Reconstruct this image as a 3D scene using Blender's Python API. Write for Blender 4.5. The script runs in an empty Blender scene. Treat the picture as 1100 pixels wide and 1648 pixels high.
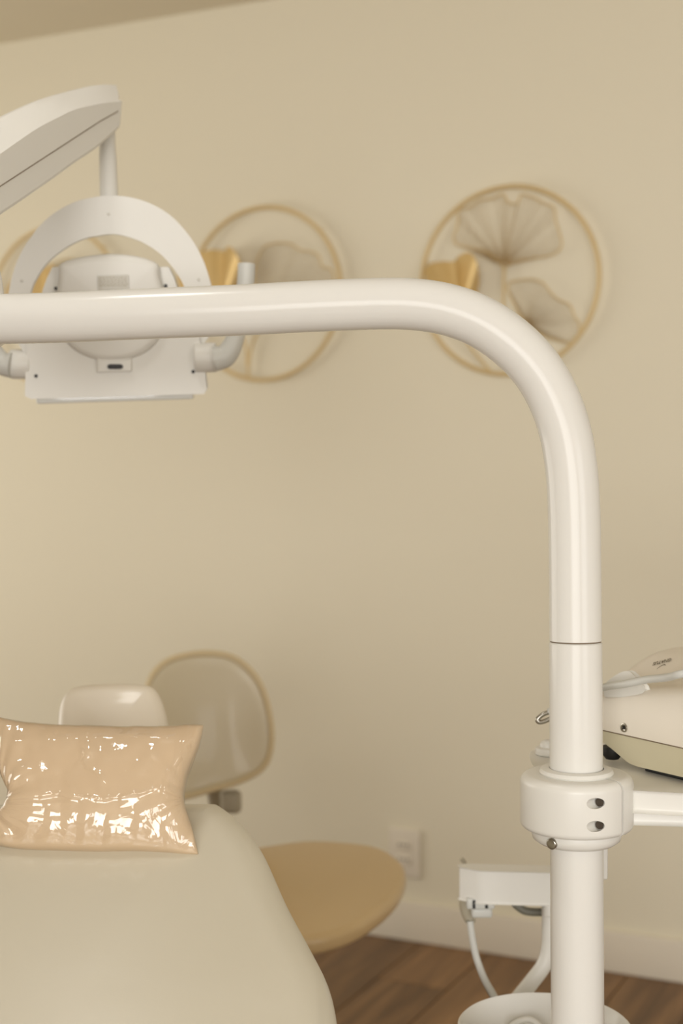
import bpy, bmesh, math, random
from mathutils import Vector, Matrix, Euler, noise
random.seed(7)
SC = bpy.context.scene
COL = SC.collection

# ------------------------------------------------------------------ camera
W, H, F = 1100.0, 1648.0, 2289.0
EYE = 1.32
cd = bpy.data.cameras.new('camera')
cam = bpy.data.objects.new('camera', cd); COL.objects.link(cam)
cd.sensor_fit = 'VERTICAL'; cd.sensor_height = 36; cd.lens = 50
cam.location = (0, 0, EYE)
RM = Euler((math.radians(90 - 2.2), 0, 0)).to_matrix() @ Matrix.Rotation(math.radians(0.3), 3, 'Z').inverted()
cam.rotation_euler = RM.to_euler()
cd.dof.use_dof = True; cd.dof.focus_distance = 1.62; cd.dof.aperture_fstop = 3.6
cd.clip_start = 0.02
SC.camera = cam

# ------------------------------------------------------------------ room frame (far wall seen obliquely)
def ray(px, py):
    return RM @ Vector(((px - W/2)/F, -(py - H/2)/F, -1.0))
def P(px, py, z):
    return Vector((0, 0, EYE)) + ray(px, py)*z
def RP(px, py, o, n):
    d = ray(px, py); c = Vector((0, 0, EYE))
    return c + d*((Vector(o) - c).dot(n)/d.dot(n))
_a = P(0, 736, 4.446); _b = P(820, 736, 3.72)
U = Vector((_b.x - _a.x, _b.y - _a.y, 0)).normalized()      # along the far wall, to the right
N = Vector((U.y, -U.x, 0))                                  # out of the wall into the room
W0 = Vector((_b.x, _b.y, 0))
def WP(s, d, z): return W0 + U*s + N*d + Vector((0, 0, z))
ROOM = (-3.1, 4.4, 6.6, 2.60)    # s0, s1, depth, height
ROTW = math.atan2(U.y, U.x)

# ------------------------------------------------------------------ world, lights, exposure
wd = bpy.data.worlds.new('world'); SC.world = wd; wd.use_nodes = True
bg = wd.node_tree.nodes['Background']; bg.inputs[0].default_value = (1.0, 0.95, 0.86, 1); bg.inputs[1].default_value = 1.0
def area(name, loc, target, sx, sy, power, col):
    l = bpy.data.lights.new(name, 'AREA'); l.shape = 'RECTANGLE'; l.size = sx; l.size_y = sy
    l.energy = power; l.color = col
    o = bpy.data.objects.new(name, l); COL.objects.link(o); o.location = loc
    o.rotation_euler = (Vector(target) - Vector(loc)).to_track_quat('-Z', 'Y').to_euler()
    return o
WIN = (0.9, 4.1, 0.50, 2.30)    # big window in the wall behind the camera: s0,s1,z0,z1
_wc = WP((WIN[0]+WIN[1])/2, ROOM[2]-0.06, (WIN[2]+WIN[3])/2)
_wl = area('window_light', _wc, _wc - N, WIN[1]-WIN[0]-.1, WIN[3]-WIN[2]-.1, 80, (1.0, 0.98, .955)); _wl.data.spread = math.radians(120)
WIN2 = (3.4, 5.6, 0.6, 2.2)       # unseen right-wall window, added to light the post: distance from the far wall d0,d1, z0,z1
_w2 = WP(ROOM[1]-0.03, (WIN2[0]+WIN2[1])/2, (WIN2[2]+WIN2[3])/2)
_w2l = area('added_side_light', _w2, _w2 - U, WIN2[1]-WIN2[0]-.1, WIN2[3]-WIN2[2]-.1, 40, (.97, 0.98, 1.0)); _w2l.data.spread = math.radians(150)
WIN3 = (0.7, 3.1, 0.5, 2.1)       # unseen left-wall window, added to brighten the left of the far wall
_w3 = WP(ROOM[0]+0.03, (WIN3[0]+WIN3[1])/2, (WIN3[2]+WIN3[3])/2)
area('added_left_light', _w3, _w3 + U, WIN3[1]-WIN3[0]-.1, WIN3[3]-WIN3[2]-.1, 39, (1.0, 0.965, 0.89))
_pl = Vector((-.50, 1.56, ROOM[3]-.036))    # square LED panel in the ceiling
_ar = area('panel_light', _pl, _pl - Vector((0, 0, 1)), .18, .20, 4.2, (1.0, .985, .96))
_ar.rotation_euler = (0, 0, math.atan2(U.y, U.x))
SC.view_settings.view_transform = 'Standard'; SC.view_settings.look = 'None'
SC.view_settings.exposure = -0.22; SC.view_settings.gamma = 1; SC.view_settings.use_curve_mapping = False

# ------------------------------------------------------------------ materials
def srgb(r, g, b):
    f = lambda c: (c/255/12.92) if c/255 <= .04045 else ((c/255 + .055)/1.055)**2.4
    return (f(r), f(g), f(b), 1)
def mat(name, col, rough=.5, metal=0, coat=0, bump=None, var=None, ior=1.5, sss=0, trans=0):
    m = bpy.data.materials.new(name); m.use_nodes = True
    nt = m.node_tree; b = nt.nodes['Principled BSDF']
    b.inputs['Base Color'].default_value = col; b.inputs['Roughness'].default_value = rough
    b.inputs['Metallic'].default_value = metal; b.inputs['Coat Weight'].default_value = coat
    b.inputs['Coat Roughness'].default_value = .08; b.inputs['IOR'].default_value = ior
    b.inputs['Transmission Weight'].default_value = trans
    tc = nt.nodes.new('ShaderNodeTexCoord')
    if var:      # (scale, second colour)
        nz = nt.nodes.new('ShaderNodeTexNoise'); nz.inputs['Scale'].default_value = var[0]; nz.inputs['Detail'].default_value = 4
        mx = nt.nodes.new('ShaderNodeMix'); mx.data_type = 'RGBA'
        mx.inputs[6].default_value = col; mx.inputs[7].default_value = var[1]
        nt.links.new(tc.outputs['Object'], nz.inputs['Vector']); nt.links.new(nz.outputs[0], mx.inputs[0])
        nt.links.new(mx.outputs[2], b.inputs['Base Color'])
    if bump:     # (scale, strength, distance)
        nz = nt.nodes.new('ShaderNodeTexNoise'); nz.inputs['Scale'].default_value = bump[0]; nz.inputs['Detail'].default_value = 5
        bp = nt.nodes.new('ShaderNodeBump'); bp.inputs['Strength'].default_value = bump[1]; bp.inputs['Distance'].default_value = bump[2]
        nt.links.new(tc.outputs['Object'], nz.inputs['Vector']); nt.links.new(nz.outputs[0], bp.inputs['Height'])
        nt.links.new(bp.outputs[0], b.inputs['Normal'])
    return m
M = {}
M['wall'] = mat('wall_paint', srgb(235, 228, 207), .85, bump=(220, .12, .001))
M['ceiling'] = mat('ceiling_paint', srgb(225, 216, 194), .9, bump=(160, .1, .001))
M['trim'] = mat('baseboard_paint', srgb(236, 228, 212), .5, bump=(60, .05, .001))
M['white'] = mat('white_enamel', srgb(228, 226, 220), .19, bump=(9, .03, .002), ior=1.30)
M['plastic'] = mat('white_plastic', srgb(228, 226, 219), .34, bump=(900, .06, .0004))
M['lampplastic'] = mat('lamp_plastic', srgb(226, 224, 217), .42, bump=(30, .03, .001), ior=1.4)
M['cream'] = mat('cream_plastic', srgb(226, 218, 192), .38, bump=(500, .05, .0004))
M['creamshell'] = mat('pale_cream_plastic', srgb(232, 224, 210), .4, bump=(500, .05, .0004))
M['sage'] = mat('sage_beige_plastic', srgb(200, 192, 164), .45, bump=(500, .05, .0004))
M['leather'] = mat('cream_leatherette', srgb(217, 211, 194), .32, coat=.4, bump=(420, .12, .0006), var=(3, srgb(209, 202, 182)))
M['headleather'] = mat('pale_leatherette', srgb(232, 222, 204), .4, coat=.15, bump=(420, .1, .0006))
M['piping'] = mat('tan_piping', srgb(220, 202, 164), .45, bump=(300, .1, .0005))
M['stoolseat'] = mat('tan_leatherette', srgb(212, 184, 138), .34, coat=.3, bump=(380, .1, .0006), var=(4, srgb(204, 178, 134)))
M['stoolback'] = mat('beige_leatherette', srgb(218, 207, 180), .4, coat=.15, bump=(380, .1, .0006))
M['black'] = mat('black_rubber', srgb(26, 25, 24), .5, bump=(200, .1, .0005))
M['dark'] = mat('dark_recess', srgb(70, 60, 50), .6, bump=(200, .1, .0003))
M['seam'] = mat('seam_shadow_gap', srgb(120, 104, 84), .7, bump=(200, .1, .0002))
M['steel'] = mat('brushed_steel', srgb(176, 172, 162), .28, 1, bump=(200, .1, .0003))
M['hose'] = mat('grey_hose', srgb(206, 206, 200), .42, bump=(300, .08, .0004))
M['darkhose'] = mat('dark_grey_hose', srgb(112, 110, 98), .5, bump=(300, .08, .0004))
M['greyplastic'] = mat('grey_plastic', srgb(176, 168, 148), .45, bump=(300, .08, .0004))
M['gold'] = mat('brushed_gold', srgb(228, 202, 148), .42, .4, bump=(120, .15, .0006), var=(14, srgb(220, 188, 122)))
M['goldwire'] = mat('gold_wire_paint', srgb(222, 198, 148), .42, .25, bump=(200, .15, .0004))
M['wirefine'] = mat('fine_wire_paint', srgb(186, 160, 116), .5, .2, bump=(200, .15, .0004))
M['label'] = mat('silver_label', srgb(205, 202, 192), .4, bump=(300, .05, .0003))
M['print'] = mat('dark_print', srgb(104, 94, 76), .6, bump=(300, .05, .0002))
M['fabric'] = mat('peach_fabric', srgb(228, 204, 172), .62, bump=(700, .2, .0006), var=(9, srgb(223, 200, 170)))
M['lamp'] = mat('led_lens', srgb(220, 220, 214), .12, coat=.5, bump=(90, .1, .001))
# wood
m = bpy.data.materials.new('oak_plank_wood'); m.use_nodes = True; nt = m.node_tree; b = nt.nodes['Principled BSDF']
tc = nt.nodes.new('ShaderNodeTexCoord'); oi = nt.nodes.new('ShaderNodeObjectInfo')
mp = nt.nodes.new('ShaderNodeMapping'); mp.inputs['Scale'].default_value = (14, 1.1, 1)
cb = nt.nodes.new('ShaderNodeCombineXYZ'); mu = nt.nodes.new('ShaderNodeMath'); mu.operation = 'MULTIPLY'; mu.inputs[1].default_value = 37
nt.links.new(oi.outputs['Random'], mu.inputs[0]); nt.links.new(mu.outputs[0], cb.inputs[0]); nt.links.new(mu.outputs[0], cb.inputs[1])
nt.links.new(tc.outputs['Object'], mp.inputs['Vector']); nt.links.new(cb.outputs[0], mp.inputs['Location'])
nz = nt.nodes.new('ShaderNodeTexNoise'); nz.inputs['Scale'].default_value = 1.6; nz.inputs['Detail'].default_value = 8; nz.inputs['Distortion'].default_value = .6
nt.links.new(mp.outputs[0], nz.inputs['Vector'])
cr = nt.nodes.new('ShaderNodeValToRGB'); cr.color_ramp.elements[0].position = .32; cr.color_ramp.elements[1].position = .7
cr.color_ramp.elements[0].color = srgb(104, 76, 48); cr.color_ramp.elements[1].color = srgb(152, 116, 78)
nt.links.new(nz.outputs[0], cr.inputs[0])
hs = nt.nodes.new('ShaderNodeHueSaturation'); mr = nt.nodes.new('ShaderNodeMapRange'); mr.inputs[3].default_value = .85; mr.inputs[4].default_value = 1.15
nt.links.new(oi.outputs['Random'], mr.inputs[0]); nt.links.new(mr.outputs[0], hs.inputs['Value']); nt.links.new(cr.outputs[0], hs.inputs['Color'])
nt.links.new(hs.outputs[0], b.inputs['Base Color']); b.inputs['Roughness'].default_value = .45
bp = nt.nodes.new('ShaderNodeBump'); bp.inputs['Strength'].default_value = .2; bp.inputs['Distance'].default_value = .001
nt.links.new(nz.outputs[0], bp.inputs['Height']); nt.links.new(bp.outputs[0], b.inputs['Normal'])
M['wood'] = m
# clear plastic film: see-through with a sharp sheen
m = bpy.data.materials.new('clear_plastic_film'); m.use_nodes = True; nt = m.node_tree; nt.nodes.clear()
out = nt.nodes.new('ShaderNodeOutputMaterial'); mx = nt.nodes.new('ShaderNodeMixShader')
tr = nt.nodes.new('ShaderNodeBsdfTransparent'); tr.inputs[0].default_value = (.98, .965, .94, 1)
gl = nt.nodes.new('ShaderNodeBsdfGlossy'); gl.inputs['Roughness'].default_value = .07
lw = nt.nodes.new('ShaderNodeLayerWeight'); lw.inputs['Blend'].default_value = .5
pw = nt.nodes.new('ShaderNodeMath'); pw.operation = 'POWER'; pw.inputs[1].default_value = 4
sc2 = nt.nodes.new('ShaderNodeMath'); sc2.operation = 'MULTIPLY_ADD'; sc2.inputs[1].default_value = .75; sc2.inputs[2].default_value = .11
tc = nt.nodes.new('ShaderNodeTexCoord'); nz = nt.nodes.new('ShaderNodeTexNoise'); nz.inputs['Scale'].default_value = 24; nz.inputs['Detail'].default_value = 3; nz.inputs['Distortion'].default_value = 1.2
bp = nt.nodes.new('ShaderNodeBump'); bp.inputs['Strength'].default_value = .55; bp.inputs['Distance'].default_value = .004
nt.links.new(tc.outputs['Object'], nz.inputs['Vector']); nt.links.new(nz.outputs[0], bp.inputs['Height'])
nt.links.new(bp.outputs[0], gl.inputs['Normal']); nt.links.new(bp.outputs[0], lw.inputs['Normal'])
nt.links.new(lw.outputs[1], pw.inputs[0]); nt.links.new(pw.outputs[0], sc2.inputs[0]); nt.links.new(sc2.outputs[0], mx.inputs[0]); nt.links.new(tr.outputs[0], mx.inputs[1]); nt.links.new(gl.outputs[0], mx.inputs[2])
nt.links.new(mx.outputs[0], out.inputs[0]); M['film'] = m
m = bpy.data.materials.new('window_glass'); m.use_nodes = True; nt = m.node_tree; nt.nodes.clear()
out = nt.nodes.new('ShaderNodeOutputMaterial'); mx = nt.nodes.new('ShaderNodeMixShader'); mx.inputs[0].default_value = .06
tr = nt.nodes.new('ShaderNodeBsdfTransparent'); gl = nt.nodes.new('ShaderNodeBsdfGlossy'); gl.inputs['Roughness'].default_value = .02
nt.links.new(tr.outputs[0], mx.inputs[1]); nt.links.new(gl.outputs[0], mx.inputs[2]); nt.links.new(mx.outputs[0], out.inputs[0]); M['glass'] = m

# ------------------------------------------------------------------ mesh helpers
SLABS = []
def link(name, bm, m, parent=None, smooth=True, angle=40):
    flat = bool(SLABS); SLABS.clear()
    me = bpy.data.meshes.new(name)
    bmesh.ops.recalc_face_normals(bm, faces=bm.faces)
    bm.to_mesh(me); bm.free(); me.materials.append(M[m] if isinstance(m, str) else m)
    if smooth:
        me.polygons.foreach_set('use_smooth', [True]*len(me.polygons))
        try: me.set_sharp_from_angle(angle=math.radians(angle))
        except Exception: pass
    o = bpy.data.objects.new(name, me); COL.objects.link(o)
    if flat:
        wn = o.modifiers.new('wn', 'WEIGHTED_NORMAL'); wn.keep_sharp = True; wn.weight = 100
    if parent:
        o.parent = parent; o.matrix_parent_inverse = Matrix.Identity(4)
        R = root_matrix(parent); o.matrix_local = R.inverted()
        # bake the offset into the mesh so the part's own transform stays clean
        me.transform(R.inverted()); o.matrix_local = Matrix.Identity(4)
    return o
def root_matrix(p):
    mtx = p.matrix_basis.copy(); q = p.parent
    while q: mtx = q.matrix_basis @ mtx; q = q.parent
    return mtx
def thing(name, label, cat, loc, group=None, rot=0):
    o = bpy.data.objects.new(name, None); COL.objects.link(o); o.empty_display_size = .1
    o.location = loc; o.rotation_euler = (0, 0, rot); o['label'] = label; o['category'] = cat
    if group: o['group'] = group
    o.matrix_basis = Matrix.Translation(loc) @ Matrix.Rotation(rot, 4, 'Z')
    return o
def tag(o, label, cat, group=None):
    o['label'] = label; o['category'] = cat
    if group: o['group'] = group
    return o
def struct(o, label=None):
    o['kind'] = 'structure'
    if label: o['label'] = label
    return o
def box(bm, c, size, rot=None, bev=0, seg=3):
    r = bmesh.ops.create_cube(bm, size=1)
    vs = r['verts']; mtx = Matrix.Translation(c) @ (rot.to_4x4() if rot else Matrix.Identity(4)) @ Matrix.Diagonal((*size, 1))
    bmesh.ops.transform(bm, matrix=mtx, verts=vs)
    if bev:
        es = list({e for v in vs for e in v.link_edges})
        bmesh.ops.bevel(bm, geom=es, offset=bev, segments=seg, profile=.5, affect='EDGES')
ROT = Matrix((U, -N, Vector((0, 0, 1)))).transposed()       # box axes: along wall, into wall, up
def wbox(bm, s0, s1, d0, d1, z0, z1, bev=0):
    box(bm, WP((s0+s1)/2, (d0+d1)/2, (z0+z1)/2), (s1-s0, d1-d0, z1-z0), ROT, bev)
def crom(pts, n, closed=False):
    pts = [Vector(p) for p in pts]; out = []; L = len(pts)
    segs = L if closed else L-1
    for i in range(segs):
        g = (lambda k: pts[k % L]) if closed else (lambda k: pts[max(0, min(L-1, k))])
        a, b, c, d = g(i-1), g(i), g(i+1), g(i+2)
        for j in range(n):
            t = j/n
            out.append(.5*((2*b) + (c-a)*t + (2*a-5*b+4*c-d)*t*t + (3*b-a-3*c+d)*t**3))
    if not closed: out.append(pts[-1].copy())
    return out
def tube(bm, path, r, n=20, cap=True, closed=False):
    path = [Vector(p) for p in path]; L = len(path)
    rad = r if callable(r) else (lambda t: r)
    rings = []; prev = None
    for i, p in enumerate(path):
        if closed: t = path[(i+1) % L] - path[i-1]
        else: t = path[min(L-1, i+1)] - path[max(0, i-1)]
        t.normalize()
        if prev is None:
            a = Vector((0, 0, 1)) if abs(t.z) < .9 else Vector((1, 0, 0))
            prev = (a - t*a.dot(t)).normalized()
        else: prev = (prev - t*prev.dot(t)).normalized()
        bnorm = t.cross(prev); R = rad(i/max(1, L-1))
        rings.append([bm.verts.new(p + (prev*math.cos(2*math.pi*k/n) + bnorm*math.sin(2*math.pi*k/n))*R) for k in range(n)])
    for i in range(L if closed else L-1):
        A, B = rings[i], rings[(i+1) % L]
        for k in range(n): bm.faces.new((A[k], A[(k+1) % n], B[(k+1) % n], B[k]))
    if cap and not closed:
        bm.faces.new(rings[0][::-1]); bm.faces.new(rings[-1])
def lathe(bm, prof, o=(0, 0, 0), axis=(0, 0, 1), n=48, closed_prof=False):
    ax = Vector(axis).normalized(); a = Vector((1, 0, 0)) if abs(ax.x) < .9 else Vector((0, 1, 0))
    e1 = (a - ax*a.dot(ax)).normalized(); e2 = ax.cross(e1); o = Vector(o); rings = []
    for r, h in prof:
        if r < 1e-6: rings.append([bm.verts.new(o + ax*h)])
        else: rings.append([bm.verts.new(o + ax*h + (e1*math.cos(2*math.pi*k/n)+e2*math.sin(2*math.pi*k/n))*r) for k in range(n)])
    for i in range(len(rings) - (0 if closed_prof else 1)):
        A, B = rings[i], rings[(i+1) % len(rings)]
        for k in range(n):
            k2 = (k+1) % n
            if len(A) == 1 and len(B) == 1: continue
            if len(A) == 1: bm.faces.new((A[0], B[k2], B[k]))
            elif len(B) == 1: bm.faces.new((A[k], A[k2], B[0]))
            else: bm.faces.new((A[k], A[k2], B[k2], B[k]))
def rcyl(r, h0, h1, b, seg=4):     # rounded cylinder profile
    pr = [(0, h0)]
    for i in range(seg+1):
        t = math.pi/2*i/seg; pr.append((r-b+b*math.sin(t), h0+b-b*math.cos(t)))
    for i in range(seg+1):
        t = math.pi/2*i/seg; pr.append((r-b+b*math.cos(t), h1-b+b*math.sin(t)))
    return pr + [(0, h1)]
def resample(pts):
    n = max(len(pts), 64); L = len(pts); cum = [0]
    for i in range(L): cum.append(cum[-1] + (pts[(i+1) % L]-pts[i]).length)
    out = []; k = 0
    for j in range(n):
        t = cum[-1]*j/n
        while cum[k+1] < t: k += 1
        out.append(pts[k].lerp(pts[(k+1) % L], (t-cum[k])/max(1e-9, cum[k+1]-cum[k])))
    return out
def pad(bm, outl, o, e1, e2, n, thick, r, dome=0, seg=6, rings=8, backdome=0, bend=None):
    """outline (2D, in the frame e1,e2) -> cushion: front surface along +n, rounded edge radius r, thickness thick"""
    o = Vector(o); pts = resample([Vector(p) for p in outl]); L = len(pts)
    A = sum(pts[i].x*pts[(i+1) % L].y - pts[(i+1) % L].x*pts[i].y for i in range(L))
    if A < 0: pts = pts[::-1]
    c = sum(pts, Vector((0, 0)))/L
    nrm = []
    for i in range(L):
        t = pts[(i+1) % L] - pts[i-1]; t.normalize(); nrm.append(Vector((-t.y, t.x)))   # inward
    def place(q, h):
        z = h + (bend(q.x, q.y) if bend else 0)
        return bm.verts.new(o + e1*q.x + e2*q.y + n*z)
    lay = []
    def ring(ins, h): lay.append([place(pts[i] + nrm[i]*ins, h) for i in range(L)])
    def inner(sgn, base, dm):
        b0 = [pts[i] + nrm[i]*r for i in range(L)]; res = []
        for k in range(1, rings):
            f = k/rings
            res.append([place(b0[i].lerp(c, f), base + sgn*dm*(1-(1-f)**2.2)) for i in range(L)])
        return res
    top = inner(1, thick/2, dome)
    bot = inner(-1, -thick/2, backdome)
    lay = bot[::-1]
    for k in range(seg+1):
        t = math.pi/2*k/seg; ring(r*(1-math.sin(t)), -thick/2 + r*(1-math.cos(t)))
    for k in range(seg+1):
        t = math.pi/2*k/seg; ring(r*(1-math.cos(t)), thick/2 - r + r*math.sin(t))
    lay += top
    for a, b in zip(lay[:-1], lay[1:]):
        for i in range(L):
            j = (i+1) % L; bm.faces.new((a[i], a[j], b[j], b[i]))
    for lr, h in ((lay[0], -thick/2-backdome), (lay[-1], thick/2+dome)):
        v = place(c, h)
        for i in range(L):
            f = (lr[i], lr[(i+1) % L], v); bm.faces.new(f if h > 0 else f[::-1])
def slab(bm, outl, o, e1, e2, n, t, bev):
    SLABS.append(1); L = len(outl); vs = [[bm.verts.new(Vector(o) + e1*p.x + e2*p.y + n*h) for p in outl] for h in (-t/2, t/2)]
    f1 = bm.faces.new(vs[0]); f2 = bm.faces.new(vs[1][::-1])
    for i in range(L): bm.faces.new((vs[0][i], vs[0][(i+1) % L], vs[1][(i+1) % L], vs[1][i]))
    bm.normal_update()
    if bev: bmesh.ops.bevel(bm, geom=[e for f in (f1, f2) for e in f.edges], offset=bev, segments=3, profile=.5, affect='EDGES')
def to2d(pxs, o, e1, e2, n):
    res = []
    for x, y in pxs:
        q = RP(x, y, o, n) - Vector(o); res.append(Vector((q.dot(e1), q.dot(e2), 0)))
    return res
def smooth2d(pts, n): return [Vector((p.x, p.y)) for p in crom(pts, n, True)]
Z = Vector((0, 0, 1))

# ================================================================== SETTING
s0, s1, D, HT = ROOM
bm = bmesh.new(); wbox(bm, s0-.1, s1+.1, -.1, 0, -.05, HT+.05); struct(link('wall_back', bm, 'wall', smooth=False))
bm = bmesh.new(); w2 = WIN2
wbox(bm, s1, s1+.1, 0, w2[0], -.05, HT+.05); wbox(bm, s1, s1+.1, w2[1], D, -.05, HT+.05)
wbox(bm, s1, s1+.1, w2[0], w2[1], -.05, w2[2]); wbox(bm, s1, s1+.1, w2[0], w2[1], w2[3], HT+.05)
struct(link('wall_right', bm, 'wall', smooth=False))
bm = bmesh.new()
for q in ((w2[0], w2[0]+.05, w2[2], w2[3]), (w2[1]-.05, w2[1], w2[2], w2[3]), (w2[0]+.05, w2[1]-.05, w2[2], w2[2]+.05), (w2[0]+.05, w2[1]-.05, w2[3]-.05, w2[3])): wbox(bm, s1+.02, s1+.08, q[0], q[1], q[2], q[3])
win2 = struct(link('added_right_window', bm, 'trim'))  # frame of the added right-wall window
bm = bmesh.new(); wbox(bm, s1+.048, s1+.054, w2[0]+.05, w2[1]-.05, w2[2]+.05, w2[3]-.05); link('pane', bm, 'glass', win2, smooth=False)
bm = bmesh.new(); box(bm, (_pl.x, _pl.y, HT-.016), (.34, .34, .03), ROT, .004); tag(link('ceiling_light', bm, 'plastic'), 'square white ceiling light above the horizontal arm', 'ceiling light')
def wall_with_added_window(wname, iname, w2, xa, xb, sgn, sx):  # side wall plus frame and pane of its added window
    bm = bmesh.new()
    wbox(bm, xa, xb, 0, w2[0], -.05, HT+.05); wbox(bm, xa, xb, w2[1], D, -.05, HT+.05)
    wbox(bm, xa, xb, w2[0], w2[1], -.05, w2[2]); wbox(bm, xa, xb, w2[0], w2[1], w2[3], HT+.05)
    struct(link(wname, bm, 'wall', smooth=False))
    bm = bmesh.new(); f0, f1 = sorted((sx+sgn*.02, sx+sgn*.08)); g0, g1 = sorted((sx+sgn*.048, sx+sgn*.054))
    for q in ((w2[0], w2[0]+.05, w2[2], w2[3]), (w2[1]-.05, w2[1], w2[2], w2[3]), (w2[0]+.05, w2[1]-.05, w2[2], w2[2]+.05), (w2[0]+.05, w2[1]-.05, w2[3]-.05, w2[3])): wbox(bm, f0, f1, q[0], q[1], q[2], q[3])
    wi = struct(link(iname, bm, 'trim'))
    bm = bmesh.new(); wbox(bm, g0, g1, w2[0]+.05, w2[1]-.05, w2[2]+.05, w2[3]-.05); link('pane', bm, 'glass', wi, smooth=False)
wall_with_added_window('wall_right', 'added_right_window', WIN2, s1, s1+.1, 1, s1)
wall_with_added_window('wall_left', 'added_left_window', WIN3, s0-.1, s0, -1, s0)
bm = bmesh.new(); wbox(bm, s0-.1, s0, 0, D, -.05, HT+.05); struct(link('wall_left', bm, 'wall', smooth=False))
bm = bmesh.new()
wbox(bm, s0-.1, WIN[0], D, D+.12, -.05, HT+.05); wbox(bm, WIN[1], s1+.1, D, D+.12, -.05, HT+.05)
wbox(bm, WIN[0], WIN[1], D, D+.12, -.05, WIN[2]); wbox(bm, WIN[0], WIN[1], D, D+.12, WIN[3], HT+.05)
struct(link('wall_front', bm, 'wall', smooth=False))
bm = bmesh.new(); wbox(bm, s0-.1, s1+.1, -.1, D+.12, HT, HT+.1); struct(link('ceiling', bm, 'ceiling', smooth=False))
bm = bmesh.new(); wbox(bm, s0-.1, s1+.1, -.1, D+.12, -.12, -.012)
floor = struct(link('floor', bm, 'dark', smooth=False))
# planks, running out from the far wall
PW = .19; cache = {}
def plank_mesh(L):
    k = round(L, 3)
    if k not in cache:
        b_ = bmesh.new(); box(b_, (0, 0, -.006), (PW-.003, L-.003, .012), None, .0015, 1)
        me = bpy.data.meshes.new('plank'); b_.to_mesh(me); b_.free(); me.materials.append(M['wood']); cache[k] = me
    return cache[k]
s = s0 + PW/2; row = 0
while s < s1:
    d = 0; first = [1.2, .5, .85, .3][row % 4]; row += 1
    while d < D - .02:
        L = min(first, D-d); first = 1.2
        o = bpy.data.objects.new('plank', plank_mesh(L)); COL.objects.link(o); o.parent = floor
        o.matrix_local = Matrix.Translation(WP(s, d+L/2, 0)) @ ROT.to_4x4()
        d += L
    s += PW
def baseboard(name, a):
    bm = bmesh.new(); wbox(bm, *a, .0, .108, .004); return struct(link(name, bm, 'trim'))
baseboard('baseboard_back', (s0+.02, s1-.02, .0005, .016)); baseboard('baseboard_left', (s0+.0005, s0+.016, .02, D-.02))
baseboard('baseboard_right', (s1-.016, s1-.0005, .02, D-.02)); baseboard('baseboard_front', (s0+.02, s1-.02, D-.016, D-.0005))
# window behind the camera
bm = bmesh.new(); a, b_, z0, z1 = WIN
for q in ((a, a+.05, z0, z1), (b_-.05, b_, z0, z1), (a+.05, b_-.05, z0, z0+.05), (a+.05, b_-.05, z1-.05, z1)): wbox(bm, q[0], q[1], D+.02, D+.08, q[2], q[3])
win = struct(link('window_1', bm, 'trim'))
mid = (a+b_)/2
bm = bmesh.new(); wbox(bm, mid-.02, mid+.02, D+.03, D+.07, z0+.05, z1-.05); link('mullion', bm, 'trim', win)
for q in ((a+.05, mid-.02), (mid+.02, b_-.05)):
    bm = bmesh.new(); wbox(bm, q[0], q[1], D+.048, D+.054, z0+.05, z1-.05); link('pane', bm, 'glass', win, smooth=False)

# ================================================================== POST WITH BENT ARM
POLE_Z = 1.63; R0 = .0299
pc = [(-40, 514), (0, 513.5), (100, 511), (200, 506.5), (300, 502.5), (400, 498.5), (500, 493), (600, 489), (660, 489.5), (715, 497), (768, 515), (817, 546), (858, 586),
      (888, 633), (909, 690), (920, 752), (924.5, 820), (926, 900), (926.6, 970), (927, 1031)]
zt = lambda x: 1.63 + (1.71-1.63)*max(0, (927-x))/967
path = crom([P(x, y, zt(x)) for x, y in pc], 8)
base = Vector((path[-1].x, path[-1].y, 0))
post = thing('lamp_post', 'tall glossy white tube post bending over into a horizontal arm', 'post', (base.x, base.y, .45))
bm = bmesh.new(); tube(bm, path, R0, 56); link('bent_arm', bm, 'white', post, angle=60)
top = path[-1]; low = P(930.2, 1648, POLE_Z); dirn = (low-top).normalized()
def along(z): return top + dirn*((z-top.z)/dirn.z)
bm = bmesh.new(); tube(bm, [along(top.z+.0006), along(top.z-.0014)], R0-.0009, 56); link('seam_ring', bm, 'seam', post)
bm = bmesh.new(); lathe(bm, [(0, 0), (R0-.001, 0), (R0+.0004, -.0014), (R0+.0004, -.2), (R0+.0004, -(top.z-.0016-.453)), (0, -(top.z-.0016-.453))], along(top.z-.0016), -dirn, 56); link('upright_sleeve', bm, 'white', post)
# swivel joint at the far end of the arm
jc = P(-43, 513, 1.712)
bm = bmesh.new(); lathe(bm, [(0, -.034), (.03, -.034), (.036, -.03), (.037, 0), (.0365, .03), (.034, .05), (.030, .068), (.024, .078), (.015, .080), (.015, .124), (0, .124)], jc, (0, 0, 1), 48)
link('swivel_joint', bm, 'white', post)

# ================================================================== CLAMP + TRAY ARM
clc = along(.925)
tray = thing('tray_arm', 'white clamp collar round the post carrying a wide equipment arm', 'equipment arm', (clc.x, clc.y, .86))
zt1, zb1 = .957, .895
bm = bmesh.new(); ri = R0+.0012
prof = [(ri, 0)]
RC = .064
for i in range(7):
    t = math.pi/2*i/6; prof.append((RC-.007+.007*math.sin(t), .007-.007*math.cos(t)))
for i in range(9):
    t = math.pi/2*i/8; prof.append((RC-.010+.010*math.cos(t), (zt1-zb1)-.010+.010*math.sin(t)))
prof.append((ri, zt1-zb1))
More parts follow.
